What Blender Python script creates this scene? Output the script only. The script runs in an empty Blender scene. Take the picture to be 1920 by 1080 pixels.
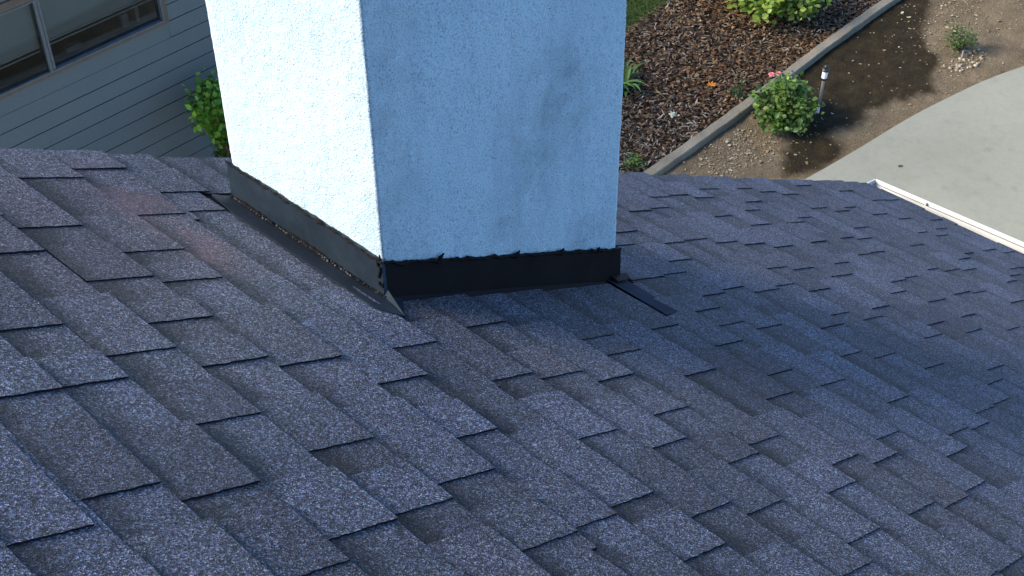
import bpy, math, random
from mathutils import Vector, Matrix, noise
rnd = random.Random(7)
S = bpy.context.scene
COL = S.collection
PITCH = 0.5152753
CA, SA = math.cos(PITCH), math.sin(PITCH)
ZO = 5.73                      # height of the roof-plane origin above the garden

# ------------------------------------------------------------------ camera
cam_d = bpy.data.cameras.new("camera")
cam_d.sensor_width = 36.0
cam_d.lens = 2650.636 / 1920 * 36.0
cam_d.clip_start, cam_d.clip_end = 0.05, 500
cam = bpy.data.objects.new("camera", cam_d)
COL.objects.link(cam)
right = Vector((0.68703598, -0.72657158, -0.00867796))
down = Vector((-0.47946593, -0.44433787, -0.75675378))
fwd = Vector((0.54597984, 0.52407786, -0.65364242))
cpos = Vector((SA * 0.97354, 0, CA * 0.97354 + ZO))
m = Matrix((right, -down, -fwd)).transposed().to_4x4()
m.translation = cpos
cam.matrix_world = m
S.camera = cam

# ------------------------------------------------------------------ light
Lu, Lv, Ln = (-.82, .57, .16)
L = Vector((Lu * CA + Ln * SA, Lv, -Lu * SA + Ln * CA)).normalized()
elev = math.asin(L.z)
world = bpy.data.worlds.new("World")
S.world = world
world.use_nodes = True
nt = world.node_tree
sky = nt.nodes.new("ShaderNodeTexSky")
sky.sky_type = 'NISHITA'
sky.sun_disc = False
sky.sun_elevation = elev
sky.sun_rotation = math.atan2(L.x, L.y)
sky.altitude = 50
sky.air_density, sky.dust_density, sky.ozone_density = 1.0, 0.4, 6.5
bg = nt.nodes["Background"]
bg.inputs["Strength"].default_value = .145
nt.links.new(sky.outputs[0], bg.inputs[0])
sun_d = bpy.data.lights.new("sun", 'SUN')
sun_d.energy = 4.3
sun_d.angle = math.radians(27)
sun_d.color = (1.0, 0.86, 0.69)
sun = bpy.data.objects.new("sun", sun_d)
COL.objects.link(sun)
sun.rotation_euler = L.to_track_quat('Z', 'Y').to_euler()
sun.location = (0, 0, 20)
S.view_settings.view_transform = 'Standard'
S.view_settings.look = 'None'
S.view_settings.exposure = 1.08
S.view_settings.gamma = 1
S.view_settings.use_curve_mapping = False

# ------------------------------------------------------------------ helpers
def RP(u, v, n=0.0):
    """point given by metres down the slope, metres along the ridge, height over the roof plane"""
    return Vector((u * CA + n * SA, v, -u * SA + n * CA + ZO))

class MB:
    def __init__(self):
        self.v, self.f, self.c, self.mi, self.uv = [], [], [], [], []
    def face(self, pts, col=(1, 1, 1), mi=0):
        b = len(self.v)
        self.v.extend([tuple(p) for p in pts])
        self.f.append(tuple(range(b, b + len(pts))))
        self.c.append(col); self.mi.append(mi)
    def mesh(self, verts, faces, col=(1, 1, 1), mi=0):
        b = len(self.v)
        self.v.extend([tuple(p) for p in verts])
        for f in faces:
            self.f.append(tuple(i + b for i in f)); self.c.append(col); self.mi.append(mi)
    def box(self, lo, hi, col=(1, 1, 1), mi=0, xf=None):
        x0, y0, z0 = lo; x1, y1, z1 = hi
        vs = [Vector(p) for p in ((x0,y0,z0),(x1,y0,z0),(x1,y1,z0),(x0,y1,z0),(x0,y0,z1),(x1,y0,z1),(x1,y1,z1),(x0,y1,z1))]
        if xf: vs = [xf @ p for p in vs]
        self.mesh(vs, [(0,3,2,1),(4,5,6,7),(0,1,5,4),(1,2,6,5),(2,3,7,6),(3,0,4,7)], col, mi)
    def tube(self, pts, radii, n=6, col=(1, 1, 1), mi=0, caps=True):
        rings = []
        for i, p in enumerate(pts):
            p = Vector(p)
            d = (Vector(pts[min(i+1, len(pts)-1)]) - Vector(pts[max(i-1, 0)]))
            d = d.normalized() if d.length > 1e-9 else Vector((0, 0, 1))
            a = d.cross(Vector((0, 0, 1)) if abs(d.z) < .9 else Vector((1, 0, 0))).normalized()
            b = d.cross(a)
            rings.append([p + (a * math.cos(t) + b * math.sin(t)) * radii[i] for t in [2*math.pi*k/n for k in range(n)]])
        vs = [q for r in rings for q in r]
        fs = []
        for i in range(len(pts) - 1):
            for k in range(n):
                fs.append((i*n+k, i*n+(k+1) % n, (i+1)*n+(k+1) % n, (i+1)*n+k))
        if caps:
            fs.append(tuple(range(n))[::-1]); fs.append(tuple(range((len(pts)-1)*n, len(pts)*n)))
        self.mesh(vs, fs, col, mi)
    def lathe(self, c, prof, n=20, col=(1, 1, 1), mi=0):
        vs, fs = [], []
        for (r, z) in prof:
            for k in range(n):
                t = 2*math.pi*k/n
                vs.append((c[0]+r*math.cos(t), c[1]+r*math.sin(t), c[2]+z))
        for i in range(len(prof)-1):
            for k in range(n):
                fs.append((i*n+k, i*n+(k+1) % n, (i+1)*n+(k+1) % n, (i+1)*n+k))
        self.mesh(vs, fs, col, mi)
    def build(self, name, mats, parent=None, smooth=False):
        me = bpy.data.meshes.new(name)
        me.from_pydata(self.v, [], self.f)
        if not isinstance(mats, (list, tuple)): mats = [mats]
        for mm in mats: me.materials.append(mm)
        at = me.attributes.new("Col", 'FLOAT_COLOR', 'FACE')
        flat = []
        for c in self.c: flat.extend((c[0], c[1], c[2], c[3] if len(c) > 3 else 1.0))
        at.data.foreach_set("color", flat)
        me.polygons.foreach_set("material_index", self.mi)
        if self.uv:
            lay = me.uv_layers.new(name="UVMap")
            lay.data.foreach_set("uv", [q for u in (self.uv[i] for f in self.f for i in f) for q in u])
        if smooth: me.polygons.foreach_set("use_smooth", [True]*len(self.f))
        me.update()
        o = bpy.data.objects.new(name, me)
        COL.objects.link(o)
        if parent:
            o.parent = parent
            o.matrix_parent_inverse = Matrix.Translation(-parent.location)
        return o

def thing(name, label, cat, loc=(0, 0, 0), group=None):
    o = bpy.data.objects.new(name, None)
    o.empty_display_size = .2
    o.location = loc
    COL.objects.link(o)
    o["label"] = label; o["category"] = cat
    if group: o["group"] = group
    return o

def tag(o, label=None, cat=None, kind=None, group=None):
    if label: o["label"] = label
    if cat: o["category"] = cat
    if kind: o["kind"] = kind
    if group: o["group"] = group
    return o

# ------------------------------------------------------------------ materials
class Mat:
    def __init__(self, name, rough=.8, spec=.3):
        self.m = bpy.data.materials.new(name); self.m.use_nodes = True
        self.t = self.m.node_tree
        self.b = self.t.nodes["Principled BSDF"]
        self.b.inputs["Roughness"].default_value = rough
        self.b.inputs["Specular IOR Level"].default_value = spec
        self.tc_node = self.t.nodes.new("ShaderNodeTexCoord"); self.tc = self.tc_node.outputs["Object"]
    def n(self, ty, **kw):
        x = self.t.nodes.new(ty)
        for k, v in kw.items(): setattr(x, k, v)
        return x
    def l(self, a, b): self.t.links.new(a, b)
    def noise(self, scale, detail=3, rough=.5, vec=None, out="Fac"):
        x = self.n("ShaderNodeTexNoise")
        x.inputs["Scale"].default_value = scale; x.inputs["Detail"].default_value = detail
        x.inputs["Roughness"].default_value = rough
        self.l(vec or self.tc, x.inputs["Vector"])
        return x.outputs[out]
    def voro(self, scale, out="Color", feature='F1', rand=1.0):
        x = self.n("ShaderNodeTexVoronoi"); x.feature = feature
        x.inputs["Scale"].default_value = scale; x.inputs["Randomness"].default_value = rand
        self.l(self.tc, x.inputs["Vector"])
        return x.outputs[out]
    def ramp(self, fac, stops, interp='LINEAR'):
        x = self.n("ShaderNodeValToRGB"); x.color_ramp.interpolation = interp
        el = x.color_ramp.elements
        while len(el) < len(stops): el.new(.5)
        for e, (p, c) in zip(el, stops):
            e.position = p; e.color = (*c, 1) if len(c) == 3 else c
        self.l(fac, x.inputs[0])
        return x.outputs[0]
    def mix(self, a, b, fac=1.0, mode='MULTIPLY'):
        x = self.n("ShaderNodeMix"); x.data_type = 'RGBA'; x.blend_type = mode
        for val, k in ((fac, 0), (a, 6), (b, 7)):
            if hasattr(val, "is_linked"): self.l(val, x.inputs[k])
            elif k == 0: x.inputs[0].default_value = val
            else: x.inputs[k].default_value = (*val, 1)
        return x.outputs[2]
    def math(self, op, a, b=0.0):
        x = self.n("ShaderNodeMath"); x.operation = op
        for i, val in enumerate((a, b)):
            if hasattr(val, "is_linked"): self.l(val, x.inputs[i])
            else: x.inputs[i].default_value = val
        return x.outputs[0]
    def attr(self):
        x = self.n("ShaderNodeAttribute"); x.attribute_name = "Col"
        return x.outputs["Color"]
    def color(self, c):
        if hasattr(c, "is_linked"): self.l(c, self.b.inputs["Base Color"])
        else: self.b.inputs["Base Color"].default_value = (*c, 1)
    def bump(self, h, strength, dist):
        x = self.n("ShaderNodeBump"); x.inputs["Strength"].default_value = strength
        x.inputs["Distance"].default_value = dist
        self.l(h, x.inputs["Height"]); self.l(x.outputs[0], self.b.inputs["Normal"])
    def spot(self, pos, radii, soft):
        """0..1 mask round a place on the thing (a stain)"""
        mp = self.n("ShaderNodeMapping"); mp.vector_type = 'POINT'
        mp.inputs["Location"].default_value = [-p / r for p, r in zip(pos, radii)]
        mp.inputs["Scale"].default_value = [1 / r for r in radii]
        self.l(self.tc, mp.inputs["Vector"])
        ln = self.n("ShaderNodeVectorMath"); ln.operation = 'LENGTH'
        self.l(mp.outputs[0], ln.inputs[0])
        return self.ramp(ln.outputs["Value"], [(0, (1, 1, 1)), (soft, (.6, .6, .6)), (1, (0, 0, 0))])

def simple(name, col, rough=.6, spec=.4, nscale=0, namp=.15, metal=0, bump=0):
    M = Mat(name, rough, spec)
    if nscale:
        lo = tuple(x*(1-namp) for x in col); hi = tuple(min(1, x*(1+namp)) for x in col)
        nz = M.noise(nscale, 4, .6)
        M.color(M.ramp(nz, [(.25, lo), (.75, hi)]))
        if bump: M.bump(nz, .5, bump)
    else: M.color(col)
    M.b.inputs["Metallic"].default_value = metal
    return M.m

# asphalt shingle granules
M = Mat("shingle_granules", .70, .42)
g1 = M.voro(430)
sep = M.n("ShaderNodeSeparateColor"); M.l(g1, sep.inputs[0])
base = M.ramp(sep.outputs[0], [(0, (.012, .012, .014)), (.28, (.046, .047, .055)), (.5, (.105, .108, .124)), (.72, (.16, .168, .200)), (.9, (.29, .305, .36)), (1, (.52, .54, .60))])
hue = M.ramp(sep.outputs[1], [(0, (.78, 1.02, 1.12)), (.3, (.98, 1.0, 1.02)), (.55, (1.10, .90, 1.14)), (.8, (.92, 1.12, .90)), (1, (1.24, 1.0, .88))])
c = M.mix(base, hue)
n2 = M.ramp(M.noise(95, 2, .6), [(.3, (.68, .68, .68)), (.7, (1.36, 1.36, 1.36))])
c = M.mix(c, n2)
n3 = M.ramp(M.noise(2.2, 4, .6), [(.3, (.86, .86, .88)), (.7, (1.14, 1.13, 1.10))])
c = M.mix(c, n3)
at_ = M.n("ShaderNodeAttribute"); at_.attribute_name = "Col"
c = M.mix(c, at_.outputs["Color"])
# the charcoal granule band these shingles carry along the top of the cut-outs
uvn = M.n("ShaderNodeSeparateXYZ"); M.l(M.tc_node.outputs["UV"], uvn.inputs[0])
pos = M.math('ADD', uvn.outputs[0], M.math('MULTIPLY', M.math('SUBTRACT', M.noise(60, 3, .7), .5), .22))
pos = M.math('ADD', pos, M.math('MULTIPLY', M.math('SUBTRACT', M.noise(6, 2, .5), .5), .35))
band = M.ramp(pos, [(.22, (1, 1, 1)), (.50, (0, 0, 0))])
thin = M.ramp(pos, [(.02, (.78, .78, .78)), (.10, (.5, .5, .5)), (.22, (0, 0, 0))])  # shade under each butt edge, painted as a thin dark strip
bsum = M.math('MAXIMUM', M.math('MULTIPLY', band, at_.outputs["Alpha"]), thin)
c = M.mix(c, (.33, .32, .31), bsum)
c = M.mix(c, (.53*.95, .53, .53*1.12))
# faint reddish streak on the courses uphill of the chimney
pu = RP(1.72, 2.16); pv = RP(1.93, 2.0)
st = M.spot(tuple(RP(1.86, 2.10)), (.10, .34, .10), .5)
st = M.math('MULTIPLY', st, M.ramp(M.noise(9, 3, .6), [(.35, (0, 0, 0)), (.7, (1, 1, 1))]))
c = M.mix(c, (.26, .12, .13), M.math('MULTIPLY', st, .55), 'MIX')
M.color(c)
M.bump(M.voro(430, "Distance"), .9, .0016)
MAT_SH = M.m
MAT_CUT = simple("asphalt_cut_edge", (.012, .012, .014), .9, .1)
MAT_FELT = simple("roof_felt", (.012, .013, .016), .9, .1, 30, .3)

# rough white stucco with soot and water marks
M = Mat("white_stucco", .95, .1)
n1 = M.noise(235, 3, .65); n2 = M.noise(520, 2, .6); n3 = M.noise(3.0, 5, .6)
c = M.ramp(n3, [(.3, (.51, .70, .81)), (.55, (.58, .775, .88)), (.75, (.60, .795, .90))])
c = M.mix(c, M.ramp(n1, [(.31, (.50, .51, .54)), (.46, (.95, .95, .95)), (.7, (1.04, 1.04, 1.04))]))  # pits darkened in the colour, imitating their self-shadow
mpv = M.n("ShaderNodeMapping"); mpv.inputs["Scale"].default_value = (16, 16, 1.3); M.l(M.tc, mpv.inputs["Vector"])
c = M.mix(c, M.ramp(M.noise(1.0, 4, .6, mpv.outputs[0]), [(.30, (.88, .89, .90)), (.48, (1, 1, 1)), (.8, (1.03, 1.03, 1.02))]))
CX, CY, CZ = RP(2.163, 1.705)
CW, CD = .745, .485
def stain(c, pos, rad, soft, amt, col=(.15, .17, .19)):
    s = M.spot(pos, rad, soft)
    s = M.math('MULTIPLY', s, M.ramp(M.noise(14, 5, .7), [(.36, (.12, .12, .12)), (.62, (1, 1, 1))]))
    return M.mix(c, col, M.math('MULTIPLY', s, amt), 'MIX')
for args in [((CX+.50, CY, CZ+.22), (.20, .1, .21), .55, .34), ((CX+.56, CY, CZ+.30), (.055, .1, .09), .4, .38),
             ((CX+.34, CY, CZ-.02), (.05, .1, .04), .4, .35), ((CX+.62, CY, CZ-.21), (.12, .1, .07), .4, .45),
             ((CX+.55, CY, CZ-.26), (.04, .1, .03), .4, .6), ((CX+.03, CY, CZ+.5), (.12, .1, .9), .5, .30), ((CX+.42, CY, CZ+.0), (.16, .1, .22), .5, .25)]: c = stain(c, *args)
M.color(c)
h = M.math('ADD', M.math('MULTIPLY', n1, .7), M.math('MULTIPLY', n2, .35))
M.bump(h, 1.0, .0056)
MAT_STUCCO = M.m

M = Mat("flashing_metal", .5, .4)
c = M.ramp(M.noise(7, 6, .65), [(.25, (.008, .016, .027)), (.5, (.0125, .024, .039)), (.75, (.021, .035, .053))])
c = M.mix(c, M.ramp(M.noise(60, 3, .6), [(.3, (.8, .8, .8)), (.7, (1.1, 1.1, 1.1))]))
M.color(c); M.bump(M.noise(25, 3, .5), .25, .003)
MAT_FLASH = M.m
MAT_TAR = simple("tar_sealant", (.008, .008, .009), .8, .12, 120, .4, 0, .002)
MAT_GUT = simple("white_gutter_paint", (.66, .67, .65), .42, .5, 14, .06)
MAT_GUARD = simple("cream_leaf_guard_paint", (.58, .58, .51), .5, .4, 10, .08)
MAT_FLASHD = simple("shaded_flashing", (.006, .007, .010), .65, .15, 12, .4)  # darker than the uphill flashing: shade of the side put into the colour
MAT_TRIM = simple("white_trim", (.62, .63, .62), .6, .4, 9, .06)
MAT_OWN = simple("own_wall_stucco", (.62, .63, .62), .9, .2, 60, .08, 0, .003)

# ------------------------------------------------------------------ the house with the shingled roof
house = thing("house", "house with bluish grey shingle roof, white stucco chimney and white gutter", "house", (1.0, -1.0, 0))

E_, O_ = .144, .075
WC = [-0.006698, -0.079874, 0.100688, 0.007918, 0.021478, -0.029147, -0.004718]
def warp(x, v):
    vv = min(max(v, .5), 2.45)
    u = x
    for _ in range(4):
        q = min(max(u, .8), 6.3)
        g = WC[0] + WC[1]*q + WC[2]*vv + WC[3]*q*vv + WC[4]*q*q + WC[5]*vv*vv + WC[6]*q*q*vv
        u = x + g
    return u
def u_eave(v): return 6.146 + .07 * (2.41 - v)
ROWS = {7: [(1.174, -0.015)], 8: [(1.233, -0.008)], 9: [(1.19, -0.001), (1.503, -0.014), (1.682, -0.017)], 10: [(1.043, 0.004), (1.358, -0.003), (1.578, -0.005), (1.947, -0.021)], 11: [(1.058, 0.006), (1.243, 0.006), (1.515, 0.003), (1.669, 0.003), (1.832, -0.005), (2.051, -0.008)], 12: [(0.913, 0.017), (1.101, 0.019), (1.489, 0.02), (1.814, 0.004), (1.939, 0.008), (2.283, 0.014)], 13: [(0.924, 0.001), (1.202, -0.003), (1.394, 0.012), (2.104, -0.0), (2.335, 0.022)], 14: [(0.945, -0.0), (1.503, 0.011), (2.122, -0.018), (2.219, 0.017)], 15: [(0.867, 0.006), (1.131, -0.002), (1.351, -0.002)], 16: [(0.831, 0.004), (1.059, 0.002), (1.332, 0.001), (1.55, 0.003)], 17: [(0.687, 0.005), (0.965, -0.003), (1.15, 0.001), (1.291, -0.004)], 18: [(0.812, 0.003), (0.998, -0.0), (1.377, 0.003), (1.45, -0.004)], 19: [(0.69, 0.002), (0.877, 0.004), (1.257, 0.001)], 20: [(0.669, 0.0), (0.843, -0.006), (1.12, -0.006), (1.455, -0.006)], 21: [(0.684, -0.007), (0.905, -0.006), (1.202, -0.005), (1.349, -0.004)], 22: [(0.789, -0.004), (1.124, -0.005), (1.432, -0.003), (1.509, -0.002), (1.694, 0.003)], 23: [(1.007, -0.014), (1.395, -0.004), (1.58, -0.004), (1.71, -0.004), (1.889, -0.006)], 24: [(0.839, -0.013), (1.218, -0.011), (1.604, -0.001), (1.783, -0.004), (1.972, -0.014)], 25: [(0.884, -0.0), (1.183, -0.005), (1.354, 0.007), (1.574, 0.012), (1.894, -0.008)], 26: [(1.095, -0.005), (1.409, 0.004), (1.596, -0.0), (1.91, -0.001), (2.117, -0.004)], 27: [(0.97, -0.008), (1.363, 0.007), (1.548, 0.008), (1.701, 0.0), (1.884, 0.0), (2.141, -0.007)], 28: [(1.225, 0.0), (1.412, 0.006), (1.683, 0.009), (1.863, 0.002), (2.229, -0.008)], 29: [(1.284, 0.007), (1.621, 0.024), (1.837, 0.006), (2.075, 0.001), (2.247, -0.006)], 30: [(1.211, 0.008), (1.483, 0.006), (1.701, 0.012), (2.004, 0.004), (2.229, -0.003)], 31: [(1.295, 0.007), (1.406, 0.021), (1.552, 0.015), (1.859, 0.007), (2.123, -0.003), (2.306, 0.005)], 32: [(1.183, -0.008), (1.569, 0.001), (1.75, 0.001), (2.018, 0.0), (2.196, -0.004)], 33: [(1.43, 0.007), (1.761, -0.004), (1.882, -0.015), (2.059, -0.014)], 34: [(1.421, -0.009), (1.608, -0.013), (1.871, -0.018), (2.292, -0.007)], 35: [(1.588, 0.01), (1.963, -0.002), (2.143, -0.005), (2.272, 0.003)], 36: [(1.581, 0.013), (1.798, 0.006), (2.114, -0.004)], 37: [(1.664, 0.015), (2.151, -0.017), (2.367, 0.013)], 38: [(1.904, -0.0), (2.082, -0.003)], 39: [(1.557, -0.018), (1.87, -0.007), (2.037, -0.017), (2.318, 0.018)], 40: [(1.72, 0.001), (1.933, -0.011), (2.226, 0.002)], 41: [(1.689, 0.007), (2.019, 0.004), (2.23, 0.012)]}
VMIN, VMAX = -5.0, 2.426
RAKE_SAG = lambda u: 0.0
mb = MB()
def jline(a, b, amp, step=.011):
    """points from a to b (excluded), ragged by amp"""
    n = max(1, int(math.hypot(b[0]-a[0], b[1]-a[1]) / step))
    out = []
    dx, dy = b[0]-a[0], b[1]-a[1]; ln = math.hypot(dx, dy) or 1
    for i in range(n):
        t = i / n
        j = rnd.uniform(-amp, amp) if i else 0
        out.append((a[0]+dx*t - dy/ln*j, a[1]+dy*t + dx/ln*j))
    return out
def slab(x0, x1, v0, v1, hn, th, col, amp=.0011, skew=0.0, res=0.0, xa_=0.0):
    """one layer of felt: x1 is the butt; hn(x) gives its height"""
    x1 += res
    coarse = v1 < .35
    st = .05 if coarse else .011
    pts = jline((x0, v0), (x1 + skew, v0), amp, st) + jline((x1 + skew, v0), (x1 - skew, v1), amp, st) \
        + jline((x1 - skew, v1), (x0, v1), amp, st) + [(x0, v1)]
    P = []
    dead = 0
    for (x, v) in pts:
        u = warp(x, v)
        if u > u_eave(v):
            u = u_eave(v); dead += 1
        P.append((u, v, hn(x)))
    if dead >= len(P): return
    top = [RP(*p) for p in P]; bot = [RP(p[0], p[1], p[2] - th) for p in P]
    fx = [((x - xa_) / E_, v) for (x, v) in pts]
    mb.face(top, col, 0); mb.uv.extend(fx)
    n = len(P)
    for i in range(n - 1):
        mb.face([top[i+1], top[i], bot[i], bot[i+1]], col, 1); mb.uv.extend([fx[i+1], fx[i], fx[i], fx[i+1]])
    # the long upper end stays buried
tints = [((1.24, 1.27, 1.36), 3), ((1.10, 1.12, 1.18), 4), ((1.0, 1.0, 1.04), 4), ((.88, .88, .91), 3), ((.77, .76, .80), 2)]
pool = [t for t, k in tints for _ in range(k)]
def warmth(x, v, t):
    """brownish tabs in the blend, most of them uphill of the chimney"""
    k = max(0, 1 - math.hypot((x - 1.75)/.55, (v - 2.05)/.6))
    k = min(1, k*1.3)*rnd.uniform(.5, 1) + (.35 if rnd.random() < .07 else 0)
    return (t[0]*(1 + .16*k), t[1]*(1 - .03*k), t[2]*(1 - .10*k))
def hole(xa, xb):
    mid = xb - .045
    return (1.676, 2.22) if 2.17 < warp(mid, 1.7) and warp(xa+.03, 1.7) < 3.03 else None
def cut(v0, v1, h):
    if not h: return [(v0, v1)]
    out = []
    if v0 < h[0]: out.append((v0, min(v1, h[0])))
    if v1 > h[1]: out.append((max(v0, h[1]), v1))
    return [q for q in out if q[1]-q[0] > .012]
for k in range(-13, 45):
    xb = O_ + k * E_
    xa = xb - E_
    vis = k >= 5
    vmin = VMIN if k > -14 else 0
    vmax = VMAX + rnd.uniform(-.005, .007)
    ends = list(ROWS.get(k, []))
    hi = ends[-1][0] if ends else None
    if not ends:
        v = VMIN + rnd.uniform(0, .2)
        while v < vmax - .06:
            ends.append((v, rnd.uniform(-.003, .003))); v += rnd.choice((.16, .2, .25, .3, .36))
    else:
        v = ends[-1][0] + rnd.choice((.26, .32, .38))
        while v < vmax - .06 and k < 36 and (k < 12 or k > 22):
            ends.append((v, 0)); v += rnd.choice((.2, .26, .34))
        v = ends[0][0] - rnd.choice((.16, .2, .26, .32))
        while v > vmin:
            ends.insert(0, (v, rnd.uniform(-.003, .003))); v -= rnd.choice((.16, .2, .25, .3, .36))
    hb = lambda x: .0003 + (x - xa) / E_ * .0042
    ht = lambda x: .0003 + (x - xa) / E_ * .0042 + .0029
    H = hole(xa, xb)
    resm = ends
    def res_at(v):
        best = min(ends, key=lambda q: abs(q[0]-v)); return best[1]
    # under layer in panels about a third of a shingle long
    v = vmin
    while v < vmax:
        w = min(rnd.uniform(.22, .40), vmax - v)
        if vmax - (v + w) < .06: w = vmax - v
        tint = rnd.choice(pool)
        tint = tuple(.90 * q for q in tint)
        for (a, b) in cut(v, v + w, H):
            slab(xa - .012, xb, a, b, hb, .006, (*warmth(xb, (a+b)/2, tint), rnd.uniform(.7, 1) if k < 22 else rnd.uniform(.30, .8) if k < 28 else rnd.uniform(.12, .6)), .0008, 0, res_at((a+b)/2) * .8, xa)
        v += w
    # laminated tabs
    for i, (v0, r) in enumerate(ends):
        nxt = ends[i+1][0] if i + 1 < len(ends) else vmax + .05
        gap = nxt - v0
        ln = max(.05, min(.24, gap * rnd.uniform(.46, .72)))
        if gap - ln < .03: ln = gap * .6
        if i + 1 == len(ends) and v0 + ln > vmax - .04: ln = vmax - v0
        lift = rnd.choice((0, 0, 0, .0006, .0012, .002))
        ht = lambda x: .0032 + (x - xa) / E_ * (.0042 + lift)
        for (a, b) in cut(v0, min(v0 + ln, vmax), H):
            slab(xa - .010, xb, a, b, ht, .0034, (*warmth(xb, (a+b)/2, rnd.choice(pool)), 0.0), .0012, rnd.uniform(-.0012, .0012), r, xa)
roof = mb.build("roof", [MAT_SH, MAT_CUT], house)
tag(roof, "bluish grey laminated asphalt shingles in staggered tabs")

# timber deck, far slope, boards and walls under it
mb = MB()
def slab8(q, th, mi=0):
    n = (q[1]-q[0]).cross(q[3]-q[0]).normalized()
    if n.z < 0: n = -n
    vs = q + [p - n*th for p in q]
    mb.mesh(vs, [(0,1,2,3),(7,6,5,4),(0,4,5,1),(1,5,6,2),(2,6,7,3),(3,7,4,0)], (1, 1, 1), mi)
slab8([RP(-1.8, VMIN, -.003), RP(6.10, VMIN, -.003), RP(6.09, 2.405, -.003), RP(-1.8, 2.405, -.003)], .03)
rz = RP(-1.94, 0, 0)
slab8([Vector((rz.x, VMIN, rz.z)), Vector((rz.x, 2.42, rz.z)), Vector((rz.x-3.5, 2.42, rz.z-3.5*SA/CA)), Vector((rz.x-3.5, VMIN, rz.z-3.5*SA/CA))], .03)
mb.build("roof_deck", MAT_FELT, house)
mb = MB()
for v in (2.37,):
    a, b = RP(-1.8, v, -.034), RP(6.02, v, -.034)
    mb.mesh([a, b, b - Vector((0, 0, .16)), a - Vector((0, 0, .16)), a + Vector((0, .025, 0)), b + Vector((0, .025, 0)), b + Vector((0, .025, -.16)), a + Vector((0, .025, -.16))],
            [(0,1,2,3),(7,6,5,4),(0,4,5,1),(1,5,6,2),(2,6,7,3),(3,7,4,0)])
mb.build("rake_board", MAT_TRIM, house)
mb = MB()
ex = 5.02
mb.box((ex - .2, VMIN + .1, 0), (ex - .05, 1.969, RP((ex - .05)/CA, 0).z - .08))
wz = [(-3.0, 0), (ex - .2, 0), (ex - .2, RP((ex - .2)/CA, 0).z - .06), (rz.x, rz.z - .06), (-3.0, rz.z - .06 - (rz.x + 3.0)*SA/CA)]
mb.mesh([Vector((x, 2.1, z)) for x, z in wz] + [Vector((x, 1.97, z)) for x, z in wz],
        [(4,3,2,1,0), (5,6,7,8,9)] + [(i, (i+1) % 5, (i+1) % 5 + 5, i + 5) for i in range(5)])
mb.build("wall", MAT_OWN, house)

MAT_DIRT = simple("gutter_dirt", (.05, .045, .038), .95, .1, 40, .4)
# gutter: thin folded sheet, lip turned inwards
mb = MB()
prof = [(5.322, -3.05), (5.322, -3.165), (5.398, -3.168), (5.422, -3.150), (5.434, -3.125), (5.4375, -3.100), (5.439, -3.0815), (5.4485, -3.0835), (5.4495, -3.069), (5.458, -3.067), (5.4595, -3.082)]
cxp = sum(p[0] for p in prof)/len(prof); czp = sum(p[1] for p in prof)/len(prof)
gdx = lambda y: (2.43 - y) * .051
ys = [2.43 - i*.15 for i in range(int((2.43-VMIN)/.15)+1)]
T_ = .0018
out_p = []
for i, (x, z) in enumerate(prof):
    a = prof[max(i-1, 0)]; b = prof[min(i+1, len(prof)-1)]
    tx, tz = b[0]-a[0], b[1]-a[1]; l_ = math.hypot(tx, tz)
    out_p.append((x + tz/l_*T_, z - tx/l_*T_))
for j in range(len(ys)-1):
    for i in range(len(prof)-1):
        for P_, fl in ((prof, 0), (out_p, 1)):
            q = [Vector((P_[i][0]+gdx(ys[j]), ys[j], P_[i][1]+ZO)), Vector((P_[i+1][0]+gdx(ys[j]), ys[j], P_[i+1][1]+ZO)),
                 Vector((P_[i+1][0]+gdx(ys[j+1]), ys[j+1], P_[i+1][1]+ZO)), Vector((P_[i][0]+gdx(ys[j+1]), ys[j+1], P_[i][1]+ZO))]
            mb.face(q, (1, 1, 1), (2 if i == 6 else 1 if i < 4 else 0) if fl == 0 else 0)
gut = mb.build("gutter", [MAT_GUT, MAT_DIRT, simple("grey_lip_shade", (.16, .17, .17), .8, .2, 30, .3)], house)  # grey ledge: the shadow under the lip painted as a colour
tag(gut, "long white metal rain gutter along the eave")
mb = MB()
capo = [(x, z) for x, z in prof[:6]] + [(5.447, -3.084), (5.458, -3.0695), (5.449, -3.067), (5.39, -3.052)]
mb.mesh([Vector((x, 2.432, z+ZO)) for x, z in capo] + [Vector((x, 2.437, z+ZO)) for x, z in capo],
        [tuple(range(10))[::-1], tuple(range(10, 20))] + [(i, (i+1) % 10, (i+1) % 10 + 10, i + 10) for i in range(10)])
mb.build("end_cap", MAT_GUT, gut)
for yy in (2.17, 1.45, .75):
    mb = MB()
    mb.box((5.4385 + gdx(yy), yy - .006, -3.0825 + ZO), (5.450 + gdx(yy), yy + .004, -3.0685 + ZO))
    mb.build("hanger", MAT_GUARD, gut)

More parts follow.
